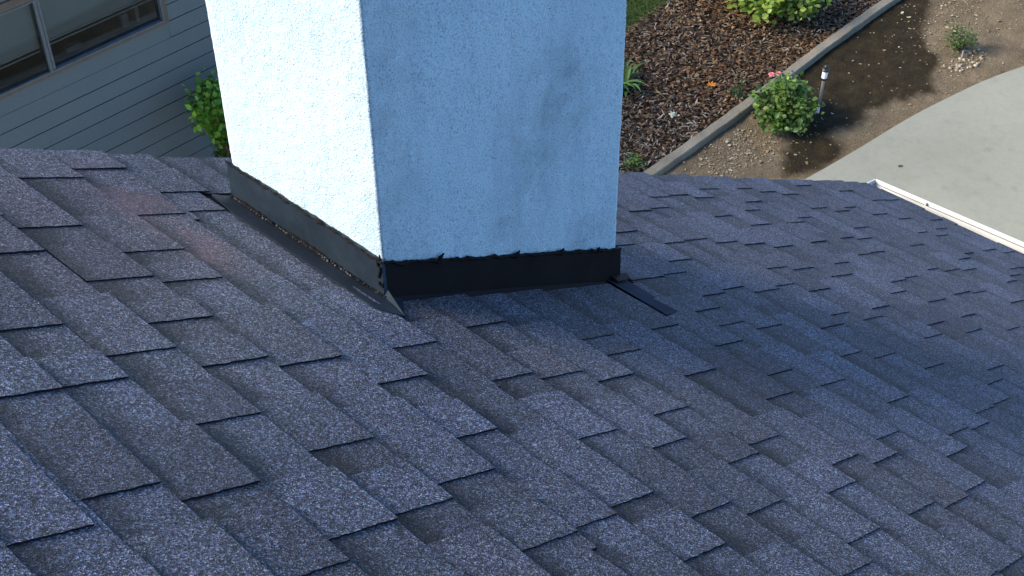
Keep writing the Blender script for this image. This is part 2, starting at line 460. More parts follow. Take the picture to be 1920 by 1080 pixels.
# ------------------------------------------------------------------ chimney
def perimeter(step):
    pts = []
    for (a, b, nrm) in (((0, 0), (CW, 0), (0, -1)), ((CW, 0), (CW, CD), (1, 0)), ((CW, CD), (0, CD), (0, 1)), ((0, CD), (0, 0), (-1, 0))):
        n = int(math.hypot(b[0]-a[0], b[1]-a[1]) / step)
        for i in range(n):
            t = i / n
            nn = nrm
            if i == 0:
                prev = {(0, -1): (-1, 0), (1, 0): (0, -1), (0, 1): (1, 0), (-1, 0): (0, 1)}[nrm]
                nn = ((nrm[0]+prev[0])*.35, (nrm[1]+prev[1])*.35)
            pts.append((a[0]+(b[0]-a[0])*t, a[1]+(b[1]-a[1])*t, nn))
    return pts
mb = MB()
per = perimeter(.0075)
zs = [-.56 + i*.0075 for i in range(int((1.30+.56)/.0075))]
vs = []
for z in zs:
    for (x, y, n) in per:
        p = Vector((x, y, z))
        d = noise.fractal(p*70, 1.0, 2.0, 2)*.0021 + noise.noise(p*14)*.0016 + noise.noise(p*3.1)*.0035
        vs.append((CX + x + n[0]*d, CY + y + n[1]*d, CZ + z))
n = len(per); fs = []
for i in range(len(zs)-1):
    for k in range(n):
        fs.append((i*n+k, i*n+(k+1) % n, (i+1)*n+(k+1) % n, (i+1)*n+k))
mb.mesh(vs, fs)
mb.face([Vector(vs[(len(zs)-1)*n + i]) for i in range(n)])
chim = mb.build("chimney", MAT_STUCCO, house, smooth=True)
tag(chim, "square chimney in rough white stucco with grey soot stains")
mb = MB()
mb.box((CX-.04, CY-.04, CZ+1.293), (CX+CW+.04, CY+CD+.04, CZ+1.36))
mb.build("crown", MAT_OWN, chim)
mb = MB()
mb.lathe((CX+CW/2, CY+CD/2, CZ+1.355), [(.11, 0), (.11, .22), (.085, .22), (.085, .02)])
mb.build("flue_pipe", MAT_FLASH, chim)

# uphill flashing: upright leaf and a flange lying on the shingles
mb = MB()
def wob(t, s, a): return noise.noise(Vector((t*9+s, s*3.3, 0)))*a
N_ = 60
Y0, Y1 = CY - .006, CY + CD + .012
bend, top, fl = [], [], []
for i in range(N_+1):
    t = i/N_; y = Y0 + (Y1-Y0)*t
    top.append(Vector((CX - .0085 + wob(t, 5, .0015), y, CZ + .098 + wob(t, 1, .004))))
    bend.append(Vector((CX - .010 + wob(t, 2, .0012), y, CZ + .010 + wob(t, 8, .0015))))
    yo = 1.604 + (2.197 - 1.604)*t
    uo = 2.066 + .045*max(0, 1 - t/.09)**1.5 + .020*max(0, (t - .82)/.18) + wob(t, 3, .003)
    fl.append(RP(uo, yo, .0105 + wob(t, 4, .001)))
for i in range(N_):
    mid0 = bend[i]*.5 + fl[i]*.5 - Vector((0, 0, .001)); mid1 = bend[i+1]*.5 + fl[i+1]*.5 - Vector((0, 0, .001))
    mb.face([top[i], bend[i], bend[i+1], top[i+1]])
    mb.face([bend[i], mid0, mid1, bend[i+1]])
    mb.face([mid0, fl[i], fl[i+1], mid1])
    mb.face([fl[i], fl[i] - Vector((0, 0, .007)), fl[i+1] - Vector((0, 0, .007)), fl[i+1]])
    mb.face([top[i+1], top[i+1] + Vector((.012, 0, .002)), top[i] + Vector((.012, 0, .002)), top[i]])
# the corner triangle where the flange is cut past the corner
mb.face([bend[0], Vector((CX - .004, CY - .012, CZ + .028)), fl[0]])
mb.face([bend[0], fl[0], RP(2.19, CY - .02, .006)])
upfl = mb.build("uphill_flashing", MAT_FLASH, chim)
# tar bead along the top of the leaf, tar smears in the bend
mb = MB()
pts = [p + Vector((-.001 + rnd.uniform(-.001, .001), 0, .002 + rnd.uniform(-.002, .003))) for p in top]
mb.tube(pts, [max(.0010, .0028 + .004*noise.noise(Vector((i*.37, 7, 0)))) for i, _ in enumerate(pts)], 6)
for (t0, t1) in ((.34, .62), (.74, .97)):
    q = [i for i in range(N_+1) if t0 <= i/N_ <= t1]
    mb.tube([bend[i] + Vector((-.002, 0, .004 + rnd.uniform(-.002, .002))) for i in q], [.002 + .006*math.sin(math.pi*(k+.5)/len(q))*rnd.uniform(.7, 1.1) for k in range(len(q))], 6)
for _ in range(7):
    y = CY + rnd.uniform(-.004, .012); z = CZ + rnd.uniform(.02, .11)
    mb.tube([(CX-.010, y, z), (CX-.012, y+rnd.uniform(-.006, .006), z+rnd.uniform(.006, .018))], [.003, .0015], 5)
mb.build("tar_bead", MAT_TAR, upfl)
# granules washed into the bend
MAT_DEB = None
M = Mat("granule_debris", .9, .2); M.color(M.attr()); MAT_DEB = M.m
mb = MB()
for _ in range(520):
    t = rnd.random()**.9
    i = int(t*N_); i = min(i, N_-1)
    f = min(1, abs(rnd.gauss(.06, .05)))
    p = bend[i].lerp(bend[i+1], rnd.random())*(1-f) + fl[i]*f + Vector((0, 0, .0025))
    s = rnd.uniform(.0010, .0032)
    if noise.noise(Vector((t*11, 0, 3))) < -.25 and rnd.random() < .8: continue
    g = rnd.choice((.012, .02, .04, .08, .15))
    mb.mesh([p+Vector((s, 0, 0)), p+Vector((0, s, 0)), p+Vector((-s, 0, 0)), p+Vector((0, -s, 0)), p+Vector((0, 0, s))],
            [(0,1,4),(1,2,4),(2,3,4),(3,0,4)], (g, g*.95, g*.9))
tag(mb.build("granule_debris", MAT_DEB, upfl), kind="stuff")

# side flashing stepping down the slope
mb = MB()
N2 = 80
tp, bt = [], []
for i in range(N2+1):
    t = i/N2
    u = 2.158 + (3.035-2.158)*t
    p = RP(u, CY - .009, .004)
    jag = .004*noise.noise(Vector((t*26, 1, 0))) + .003*noise.noise(Vector((t*70, 4, 0)))
    h = .088 + .012*t
    tp.append(Vector((p.x, CY - .0075 + wob(t, 7, .001), p.z + h + jag)))
    bt.append(Vector((p.x, CY - .010 + wob(t, 9, .0015), p.z)))
for i in range(N2):
    mb.face([tp[i], bt[i], bt[i+1], tp[i+1]])
    mb.face([tp[i+1], tp[i+1]+Vector((0, .012, .001)), tp[i]+Vector((0, .012, .001)), tp[i]])
    a, b = bt[i], bt[i+1]
    mb.face([a, a + Vector((0, -.030, -.016)), b + Vector((0, -.030, -.016)), b])
e0, e1 = bt[-1], tp[-1]
mb.face([e1, e0, e0 + Vector((.012, .03, -.003)), e1 + Vector((.004, .03, 0))])
# little turned-out foot at the downhill end
mb.mesh([RP(2.985, CY-.011, .014), RP(3.058, CY-.004, .014), RP(3.058, CY-.024, .013), RP(2.985, CY-.034, .013),
         RP(2.985, CY-.011, .018), RP(3.058, CY-.004, .022), RP(3.058, CY-.024, .015), RP(2.985, CY-.034, .015)],
        [(0,1,2,3),(7,6,5,4),(0,4,5,1),(1,5,6,2),(2,6,7,3),(3,7,4,0)])
stepf = mb.build("side_flashing", MAT_FLASHD, chim)
mb = MB()
mb.tube([p + Vector((0, -.001, rnd.uniform(-.002, .004))) for p in tp], [max(.0012, .0036 + .0045*noise.noise(Vector((i*.31, 2, 0))) + rnd.uniform(-.0008, .0008)) for i, _ in enumerate(tp)], 6)
for (t, dz, ln) in ((.19, .0, .018), (.5, .002, .012), (.885, .002, .010), (.71, .0, .012)):
    p = tp[int(t*N2)]
    mb.tube([p + Vector((0, -.002, dz - .006)), p + Vector((ln*.4, -.002, dz + ln*.3)), p + Vector((ln, -.0015, dz + ln*.55))], [.008, .005, .0015], 6)
mb.build("tar_bead", MAT_TAR, stepf)

# apron strip running past the downhill corner, lying on the shingles
mb = MB()
M_ = 24
A, B = [], []
for i in range(M_+1):
    t = i/M_; v = 1.506 + (2.2-1.506)*t
    A.append(RP(2.971 + .012*t + wob(t, 6, .002), v - .004 + .02*t*0, .0070 + wob(t, 3, .001)))
    B.append(RP(3.057 + wob(t, 2, .002), v + .010, .0062 + wob(t, 5, .001)))
for i in range(M_):
    mb.face([A[i], B[i], B[i+1], A[i+1]])
mb.face([A[0], B[0], B[0]-Vector((0, 0, .006)), A[0]-Vector((0, 0, .006))], (1, 1, 1), 1)
apr = mb.build("apron_flashing", [simple("shadow_toned_metal", (.026, .034, .054), .85, .1, 12, .35), MAT_TAR], chim)  # roof's shadow tone put into the apron colour

# ------------------------------------------------------------------ neighbouring house with lap siding
M = Mat("lap_siding_paint", .7, .25)
c = M.ramp(M.noise(1.2, 4, .6), [(.3, (.108, .140, .155)), (.7, (.124, .156, .168))])
c = M.mix(c, M.ramp(M.noise(40, 3, .6), [(.3, (.95, .95, .95)), (.7, (1.04, 1.04, 1.04))]))
M.color(c); M.bump(M.noise(90, 3, .5), .15, .002)
MAT_SID = M.m
MAT_CAS = simple("taupe_window_casing", (.125, .105, .085), .7, .3, 20, .15)
MAT_ALU = simple("aluminium_frame", (.13, .15, .165), .5, .4, 30, .15, .2)
MAT_BLIND = simple("cream_blind_slats", (.145, .18, .19), .7, .2, 8, .06)
MAT_DARK = simple("dark_room", (.014, .018, .024), .9, .1)
M = Mat("window_glass", .03, .5)
M.b.inputs["Base Color"].default_value = (.9, .95, .95, 1)
tr = M.n("ShaderNodeBsdfTransparent"); tr.inputs[0].default_value = (.92, .94, .95, 1)
gl = M.n("ShaderNodeBsdfGlossy"); gl.inputs["Roughness"].default_value = .02; gl.inputs["Color"].default_value = (.40, .50, .58, 1)
fr = M.n("ShaderNodeFresnel"); fr.inputs[0].default_value = 1.5
mx = M.n("ShaderNodeMixShader")
M.l(fr.outputs[0], mx.inputs[0]); M.l(tr.outputs[0], mx.inputs[1]); M.l(gl.outputs[0], mx.inputs[2])
M.l(mx.outputs[0], M.t.nodes["Material Output"].inputs[0])
MAT_GLASS = M.m
MAT_ROOF2 = simple("dark_roof_shingles", (.09, .09, .095), .9, .2, 80, .5, 0, .003)

MAT_GROOVE = simple("groove_shade", (.035, .04, .045), .9, .1)  # dark colour painted into the grooves for the lap shadows
WY = 7.83
WX0, WX1 = -1.5, 5.52
sid = thing("house", "neighbouring house with grey blue lap siding and a wide low window", "house", (2.0, 9.5, 0))
zb = ZO - 4.352
wx0, wx1, wz0, wz1 = 3.30, 5.16, ZO - 4.228, ZO - 3.60
mb = MB()
k = -9
EXP = .1268
GRV = .0085
z = zb
while z > .12: z -= EXP
while z < ZO - 3.40:
    za, zc = z, z + EXP
    spans = [(WX0, WX1)]
    if zc > wz0 + .002 and za < wz1 - .002: spans = [(WX0, wx0), (wx1, WX1)]
    for (a, b) in spans:
        q = [(WY - .009, za), (WY - .001, zc), (WY + .012, zc), (WY + .012, za)]
        n_ = 14
        j = [rnd.uniform(-.0012, .0012) for _ in range(n_+1)]
        for i in range(n_):
            xa, xb = a + (b-a)*i/n_, a + (b-a)*(i+1)/n_
            mb.face([(xa, WY-.006, za+j[i]), (xb, WY-.006, za+j[i+1]), (xb, WY-.002, zc-GRV), (xa, WY-.002, zc-GRV)])
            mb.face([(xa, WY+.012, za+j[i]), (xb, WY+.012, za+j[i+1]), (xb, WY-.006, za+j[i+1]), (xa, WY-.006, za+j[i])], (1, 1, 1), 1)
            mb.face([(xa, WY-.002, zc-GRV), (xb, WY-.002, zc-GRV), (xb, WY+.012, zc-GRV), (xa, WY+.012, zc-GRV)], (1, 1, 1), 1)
    z += EXP
# the patch of board between the window and the courses above and below
mb.box((wx0 - .004, WY + .0, wz0 - .14), (wx0 + 0, WY + .12, wz1 + .14))
for (a, b) in ((wz0 - .13, wz0),):
    mb.box((wx0, WY - .002, a), (wx1, WY + .03, b - .001))
mb.box((wx0, WY - .002, wz1), (wx1, WY + .03, wz1 + .13))
mb.box((WX0, WY + .0125, .1), (wx0, WY + .13, ZO - 3.40))
mb.box((wx1, WY + .013, .1), (WX1, WY + .13, ZO - 3.40))
mb.box((wx0 + .001, WY + .031, .1), (wx1 - .001, WY + .13, wz0 - .02))
mb.box((wx0 + .001, WY + .031, wz1 + .02), (wx1 - .001, WY + .13, ZO - 3.40))
mb.box((WX1 - .12, WY + .131, .1), (WX1, WY + 4, ZO - 3.40))
tag(mb.build("siding_wall", [MAT_SID, MAT_GROOVE], sid), "grey blue lap siding")
mb = MB()
mb.box((WX0, WY - .02, 0), (WX1 + .01, WY + .12, .099))
mb.build("foundation", MAT_OWN, sid)
mb = MB()
slab8([Vector((WX0-.3, WY-.16, ZO-3.38)), Vector((WX1+.02, WY-.16, ZO-3.38)), Vector((WX1+.02, WY+2.6, ZO-2.3)), Vector((WX0-.3, WY+2.6, ZO-2.3))], .06)
slab8([Vector((WX0-.3, WY+2.6, ZO-2.3)), Vector((WX1+.02, WY+2.6, ZO-2.3)), Vector((WX1+.02, WY+5.6, ZO-3.38)), Vector((WX0-.3, WY+5.6, ZO-3.38))], .06)
mb.build("roof", MAT_ROOF2, sid)
mb = MB()
mb.box((WX0-.28, WY-.14, ZO-3.45), (WX1+.01, WY-.02, ZO-3.435))
mb.build("soffit", MAT_TRIM, sid)
# window
mb = MB()
cw_ = .034
mb.box((wx0, WY-.020, wz0), (wx1, WY+.05, wz0 + .026))
mb.box((wx0, WY-.020, wz1 - .06), (wx1, WY+.05, wz1))
mb.box((wx0, WY-.018, wz0 + .026), (wx0 + cw_, WY+.05, wz1 - .06))
mb.box((wx1 - cw_, WY-.018, wz0 + .026), (wx1, WY+.05, wz1 - .06))
win = mb.build("window", MAT_CAS, sid)
tag(win, "wide sliding window with half drawn blinds in a taupe casing")
fx0, fx1, fz0, fz1 = wx0 + cw_, wx1 - cw_, wz0 + .026, wz1 - .06
xm = 4.226
mb = MB()
for (a, b, c_, d) in ((fx0, fx1, fz0, fz0 + .010), (fx0, fx1, fz1 - .010, fz1)):
    mb.box((a, WY - .026, c_), (b, WY + .03, d))
for x in (fx0, fx1 - .014): mb.box((x, WY - .025, fz0 + .010), (x + .014, WY + .03, fz1 - .010))
mb.box((xm - .026, WY - .024, fz0 + .010), (xm - .004, WY + .012, fz1 - .010))
mb.box((xm + .004, WY - .014, fz0 + .010), (xm + .022, WY + .03, fz1 - .010))
mb.build("frame", MAT_ALU, win)
for (a, b, y) in ((fx0 + .014, xm - .026, WY - .006), (xm + .022, fx1 - .014, WY + .008)):
    mb = MB(); mb.box((a, y, fz0 + .010), (b, y + .004, fz1 - .010)); mb.build("pane", MAT_GLASS, win)
    mb = MB()
    bz = ZO - (4.015 if a > 4 else 4.03)
    z = fz1 - .010
    while z > bz + .02:
        mb.mesh([(a, WY + .045, z - .019), (b, WY + .045, z - .019), (b, WY + .053, z), (a, WY + .053, z)], [(0,1,2,3)])
        z -= .0175
    mb.box((a, WY + .042, bz - .004), (b, WY + .056, bz + .008))
    mb.box((a, WY + .046, bz - .034), (b, WY + .056, bz - .026))
    mb.build("blind", MAT_BLIND, win)
mb = MB()
mb.mesh([(fx0, WY + .05, fz0), (fx1, WY + .05, fz0), (fx1, WY + .05, fz1), (fx0, WY + .05, fz1), (fx0, WY + .9, fz0-.3), (fx1, WY + .9, fz0-.3), (fx1, WY + .9, fz1+.2), (fx0, WY + .9, fz1+.2)],
        [(4,5,6,7), (0,4,7,3), (1,2,6,5), (3,7,6,2), (0,1,5,4)])
mb.build("room", MAT_DARK, win)
mb = MB()
mb.box((fx0, WY + .052, fz0 - .004), (fx1, WY + .14, fz0 + .01))
for (x, h, w) in ((4.86, .11, .05), (4.97, .13, .03), (4.40, .05, .12), (3.7, .07, .1)):
    mb.box((x, WY + .09, fz0 + .011), (x + w, WY + .13, fz0 + h))
mb.build("sill", simple("dark_sill", (.055, .06, .07), .6), win)

# ------------------------------------------------------------------ ground
def poly_d(p, poly):
    """signed distance, negative inside"""
    x, y = p; d = 1e9; ins = False; n = len(poly)
    for i in range(n):
        ax, ay = poly[i]; bx, by = poly[(i+1) % n]
        if (ay > y) != (by > y) and x < (bx-ax)*(y-ay)/(by-ay)+ax: ins = not ins
        ex, ey = bx-ax, by-ay
        t = max(0, min(1, ((x-ax)*ex+(y-ay)*ey)/(ex*ex+ey*ey)))
        d = min(d, math.hypot(x-ax-ex*t, y-ay-ey*t))
    return -d if ins else d

M = Mat("bare_soil", .95, .15)
c = M.ramp(M.noise(5, 6, .65), [(.25, (.112, .088, .056)), (.5, (.160, .127, .080)), (.75, (.215, .174, .112))])
c = M.mix(c, M.ramp(M.noise(55, 4, .7), [(.28, (.62, .60, .58)), (.7, (1.22, 1.22, 1.22))]))
wetc = M.ramp(M.noise(9, 5, .65), [(.3, (.018, .013, .006)), (.55, (.032, .024, .011)), (.8, (.062, .048, .022))])
wetc = M.mix(wetc, M.ramp(M.noise(60, 3, .7), [(.3, (.6, .6, .6)), (.7, (1.3, 1.3, 1.3))]))
sepw = M.n("ShaderNodeSeparateColor"); M.l(M.attr(), sepw.inputs[0])
c = M.mix(c, wetc, sepw.outputs[0], 'MIX')
M.color(c); M.bump(M.noise(60, 5, .7), .8, .02)
MAT_SOIL = M.m
MAT_GROUND = simple("dry_ground", (.155, .125, .082), .95, .1, 5, .3, 0, .02)

mb = MB()
mb.face([(-45, -60, -.06), (75, -60, -.06), (75, 60, -.06), (-45, 60, -.06)])
tag(mb.build("ground", MAT_GROUND), "bare dry ground spreading out round the house", "ground", "structure")

CURBY = lambda x: 5.395 + .095*math.sin(max(0, min(1, (x - 7)/7))*math.pi/2) + .018*math.sin(x*1.3)
edge = [(-3, 5.2), (2, 5.06), (4, 4.97), (6, 4.83), (7.4, 4.64), (8.45, 4.475), (9.01, 4.405), (9.71, 4.335), (10.23, 4.25), (10.68, 4.155), (11.08, 4.03), (11.7, 3.80), (12.4, 3.44), (13.2, 2.9), (14.2, 2.0), (15.2, .6), (16, -1.5)]
def cat(pts, n=10):
    out = []
    for i in range(len(pts)-1):
        p0 = pts[max(i-1, 0)]; p1 = pts[i]; p2 = pts[i+1]; p3 = pts[min(i+2, len(pts)-1)]
        for k in range(n):
            t = k/n
            out.append(tuple(.5*((2*p1[a]) + (-p0[a]+p2[a])*t + (2*p0[a]-5*p1[a]+4*p2[a]-p3[a])*t*t + (-p0[a]+3*p1[a]-3*p2[a]+p3[a])*t**3) for a in (0, 1)))
    return out + [pts[-1]]
edge = cat(edge)
wet = cat([(8.42, 4.62), (8.62, 4.50), (8.83, 4.47), (9.02, 4.50), (9.10, 4.60), (9.12, 4.71), (9.23, 4.68), (9.36, 4.60), (9.50, 4.60), (9.57, 4.66), (9.68, 4.65), (9.77, 4.58), (9.90, 4.59), (9.99, 4.52), (10.10, 4.50), (10.18, 4.44), (10.28, 4.41), (10.36, 4.47), (10.47, 4.56), (10.62, 4.60), (10.74, 4.66), (10.84, 4.80), (11.0, 4.97), (11.3, 5.1), (11.7, 5.3), (11.5, 5.47), (10.6, 5.50), (9.6, 5.46), (9.25, 5.38), (9.12, 5.16), (8.90, 4.96), (8.70, 4.82), (8.50, 4.74), (8.42, 4.62)], 6)[:-1]
# garden soil: fine lumpy sheet between edging and concrete
me_v, me_f, cols = [], [], []
st = .03
nx, ny = int((17.5-5.0)/st), int((5.62-3.0)/st)
for j in range(ny+1):
    for i in range(nx+1):
        x, y = 5.0 + i*st, 3.0 + j*st
        p = Vector((x, y, 0))
        z = noise.fractal(p*2.2, 1, 2, 3)*.012 + noise.noise(p*14)*.006 + noise.noise(p*32)*.003 - .012
        me_v.append((x, y, z))
        d = (poly_d((x, y), wet) if 8.2 < x < 12 and y > 4.2 else 9) + noise.noise(p*7)*.04 + noise.noise(p*19)*.03 + noise.noise(p*45)*.02
        w = max(0, min(1, .5 - d/.085))
        far = max(0, min(1, (y - 4.98 - .12*noise.noise(p*3))/.2)) * max(0, min(1, (x - 10.3)/.5))
        cols.append(max(w, .45*far))
for j in range(ny):
    for i in range(nx):
        a = j*(nx+1)+i
        me_f.append((a, a+1, a+nx+2, a+nx+1))
me = bpy.data.meshes.new("soil"); me.from_pydata(me_v, [], me_f); me.materials.append(MAT_SOIL)
at = me.attributes.new("Col", 'FLOAT_COLOR', 'POINT')
flat = []
for w in cols: flat.extend((w, w, w, 1))
at.data.foreach_set("color", flat)
me.polygons.foreach_set("use_smooth", [True]*len(me_f))
soil = bpy.data.objects.new("soil", me); COL.objects.link(soil)
tag(soil, "planting strip of bare soil, pale and dry with a dark wet patch", "soil", "structure")

# concrete
M = Mat("broom_finished_concrete", .85, .25)
c = M.ramp(M.noise(1.1, 6, .6), [(.28, (.228, .232, .184)), (.5, (.252, .262, .211)), (.72, (.284, .286, .226))])
c = M.mix(c, M.ramp(M.noise(130, 3, .7), [(.3, (.90, .90, .90)), (.7, (1.06, 1.06, 1.06))]))
c = M.mix(c, M.ramp(M.noise(6, 5, .7), [(.30, (.87, .87, .86)), (.42, (1, 1, 1)), (.8, (1.02, 1.01, .98))]))
c = M.mix(c, M.ramp(M.noise(22, 6, .8), [(.30, (.90, .89, .88)), (.5, (1, 1, 1)), (.72, (1.05, 1.05, 1.04))]))
c = M.mix(c, M.ramp(M.noise(2.6, 3, .5), [(.62, (1, 1, 1)), (.74, (.93, .92, .88))]))
M.color(c); M.bump(M.noise(140, 3, .6), .3, .003)
MAT_CON = M.m
mb = MB()
top = [Vector((x, y, .022)) for x, y in edge]
mb.face([Vector((-3, -30, .022)), Vector((40, -30, .022)), Vector((40, -1.5, .022))] + top[::-1])
for i in range(len(top)-1):
    a, b = top[i], top[i+1]
    mb.face([a, b, b - Vector((0, 0, .1)), a - Vector((0, 0, .1))])
tag(mb.build("driveway", MAT_CON), "pale grey concrete driveway with a curving edge", "driveway", "structure")

# lawn and mulch bed
M = Mat("lawn_soil", .95, .1); M.color(M.ramp(M.noise(20, 4, .6), [(.3, (.030, .048, .013)), (.7, (.050, .078, .020))])); MAT_LAWN = M.m
LAWNY = lambda x: 6.915 + .035*math.sin(x*2.1) + .02*math.sin(x*5.3)
mb = MB()
xs = [5.7 + i*.1 for i in range(124)]
for a, b in zip(xs, xs[1:]):
    mb.face([(a, LAWNY(a), .004), (b, LAWNY(b), .004), (b, 14, .004), (a, 14, .004)])
tag(mb.build("lawn", MAT_LAWN), "dark green lawn beyond the mulch bed", "lawn", "structure")
M = Mat("mulch_base", .95, .1)
M.color(M.ramp(M.noise(30, 5, .7), [(.3, (.014, .010, .007)), (.55, (.040, .026, .017)), (.8, (.075, .05, .034))])); M.bump(M.noise(40, 4, .7), 1, .02)
MAT_MUL = M.m
mb = MB()
for a, b in zip(xs, xs[1:]):
    mb.face([(a, CURBY(a)+.02, .0), (b, CURBY(b)+.02, .0), (b, LAWNY(b)+.02, .0), (a, LAWNY(a)+.02, .0)])
tag(mb.build("mulch_bed", MAT_MUL), "dark bed of bark mulch and fallen leaves", "mulch bed", "structure")

MAT_ATT = None
M = Mat("leaf_and_chip_litter", .85, .2)
M.color(M.mix(M.attr(), M.ramp(M.noise(70, 2, .6), [(.3, (.75, .75, .75)), (.7, (1.15, 1.15, 1.15))])))
MAT_ATT = M.m
def shade(c, lo, hi):
    k = rnd.uniform(lo, hi)
    return tuple(q*k for q in c)
def chip(mb, x, y, z, ln, w, col, tilt=.4):
    a = rnd.uniform(0, 6.283); d = Vector((math.cos(a), math.sin(a), rnd.uniform(-tilt, tilt)))
    s = Vector((-math.sin(a), math.cos(a), rnd.uniform(-tilt, tilt)))
    c_ = Vector((x, y, z)); bnd = Vector((0, 0, rnd.uniform(-.15, .25)*ln))
    vs = [c_ - d*ln/2 - s*w*rnd.uniform(.2, .45), c_ - d*ln/2 + s*w*rnd.uniform(.1, .45), c_ + s*w*.5 + bnd, c_ + d*ln/2 + s*w*rnd.uniform(0, .4), c_ + d*ln/2 - s*w*rnd.uniform(0, .4), c_ - s*w*.5 + bnd]
    mb.mesh(vs, [(0, 5, 2, 1), (5, 4, 3, 2)], col)
mb = MB()
woods = [(.022, .016, .010), (.042, .029, .018), (.08, .054, .033), (.125, .09, .058), (.19, .15, .105), (.24, .21, .165), (.32, .29, .24)]
leafs = [(.095, .050, .024), (.14, .072, .031), (.07, .036, .018), (.18, .11, .052), (.22, .15, .08), (.048, .027, .015)]
N = 0
while N < 34000:
    x = rnd.uniform(5.75, 15.0); y = rnd.uniform(CURBY(x) + .05, LAWNY(x) + .03)
    leafy = noise.noise(Vector((x*1.1, y*1.6, 5)))*.35 + (.30 if 8.7 < x < 11 else -.05)
    if rnd.random() < .22 + leafy:
        chip(mb, x, y, rnd.uniform(.008, .035), rnd.uniform(.02, .05), rnd.uniform(.014, .028), shade(rnd.choice(leafs), .6, 1.25), .35)
    else:
        chip(mb, x, y, rnd.uniform(.004, .028), rnd.uniform(.015, .075), rnd.uniform(.005, .014), shade(rnd.choice(woods), .6, 1.3), .35)
    N += 1
tag(mb.build("wood_chips", MAT_ATT), "dark bark chips and brown leaves covering the bed", "mulch", "stuff")

# orange leaf that stands out on the mulch
mb = MB()
cx_, cy_ = 8.98, 5.80
for k in range(5):
    a = -1.2 + k*.62 + .4
    d = Vector((math.cos(a), math.sin(a), .12)); s = Vector((-math.sin(a), math.cos(a), .1))
    ln = (.045, .06, .07, .058, .042)[k]
    c0 = Vector((cx_, cy_, .045))
    mb.face([c0, c0 + d*ln*.5 - s*.012, c0 + d*ln, c0 + d*ln*.5 + s*.012], (.55, .20, .03))
mb.tube([(cx_, cy_, .045), (cx_ - .04, cy_ - .035, .04)], [.002, .0015], 5, (.4, .2, .06))
tag(mb.build("fallen_leaf", MAT_ATT), "bright orange fallen leaf lying on the dark mulch", "leaf")

mb = MB()
chip(mb, 9.087, 4.024, .026, .035, .024, (.06, .05, .045), .1)
tag(mb.build("fallen_leaf", MAT_ATT), "small dark dry leaf lying alone on the pale driveway", "leaf")

# pale leaf bits and stones on the soil
mb = MB()
pale = [(.38, .33, .21), (.32, .26, .15), (.42, .37, .26), (.26, .20, .11), (.21, .16, .08), (.44, .40, .30), (.28, .20, .11)]
def soilz(x, y):
    p = Vector((x, y, 0))
    return noise.fractal(p*2.2, 1, 2, 3)*.012 + noise.noise(p*14)*.006 + noise.noise(p*32)*.003 - .012
def edge_y(x):
    for (a, b) in zip(edge, edge[1:]):
        if a[0] <= x <= b[0]: return a[1] + (b[1]-a[1])*(x-a[0])/(b[0]-a[0]+1e-9)
    return -9
N = 0
while N < 1700:
    r = rnd.random()
    if r < .45: x, y = rnd.gauss(8.55, .38), rnd.gauss(5.10, .16)
    elif r < .72: x, y = rnd.gauss(11.35, .55), rnd.gauss(4.95, .26)
    elif r < .80: x, y = rnd.gauss(10.85, .15), rnd.gauss(4.48, .07)
    else: x, y = rnd.uniform(7.2, 12.8), rnd.uniform(4.1, 5.4)
    if y > CURBY(x) - .07 or y < edge_y(x) + .02 or x < 6.4 or x > 13: continue
    if poly_d((x, y), wet) < 0 and rnd.random() < .5: N += 1; continue
    s = rnd.uniform(.005, .013) if rnd.random() < .88 else rnd.uniform(.014, .027)
    chip(mb, x, y, soilz(x, y) + rnd.uniform(.004, .011), s*1.5, s, shade(rnd.choice(pale), .6, 1.1), .15)
    N += 1
for _ in range(26):
    x, y = rnd.gauss(10.78, .09), rnd.gauss(4.43, .05)
    r_ = rnd.uniform(.008, .02); z = soilz(x, y)
    mb.lathe((x, y, z), [(r_*.9, 0), (r_, r_*.4), (r_*.6, r_*.9), (.0005, r_)], 7, shade((.40, .35, .26), .5, 1))
tag(mb.build("leaf_litter", MAT_ATT), "pale dry leaf bits and small stones scattered over the soil", "leaf litter", "stuff")

# grass blades on the lawn
M = Mat("grass_blade", .7, .2); M.color(M.attr()); MAT_GRASS = M.m
mb = MB()
for k in range(52000):
    x, y = (rnd.uniform(8.7, 10.6), rnd.uniform(6.88, 7.8)) if k % 14 == 0 else (rnd.uniform(5.8, 15.5), rnd.uniform(6.88, 9.6))
    if y < LAWNY(x) - .02: continue
    h = rnd.uniform(.014, .032); a = rnd.uniform(0, 6.283); w = rnd.uniform(.002, .004)
    l = Vector((rnd.uniform(-.5, .5)*h, rnd.uniform(-.5, .5)*h, 0))
    s = Vector((math.cos(a), math.sin(a), 0))*w
    p = Vector((x, y, .004)); g = rnd.uniform(.6, 1.3)
    mb.mesh([p - s, p + s, p + l*.5 + s*.7 + Vector((0, 0, h*.6)), p + l + Vector((0, 0, h)), p + l*.5 - s*.7 + Vector((0, 0, h*.6))], [(0, 1, 2, 4), (4, 2, 3)], (.045*g, .085*g, .018*g))
tag(mb.build("grass", MAT_GRASS), "short green grass of the lawn", "grass", "stuff")

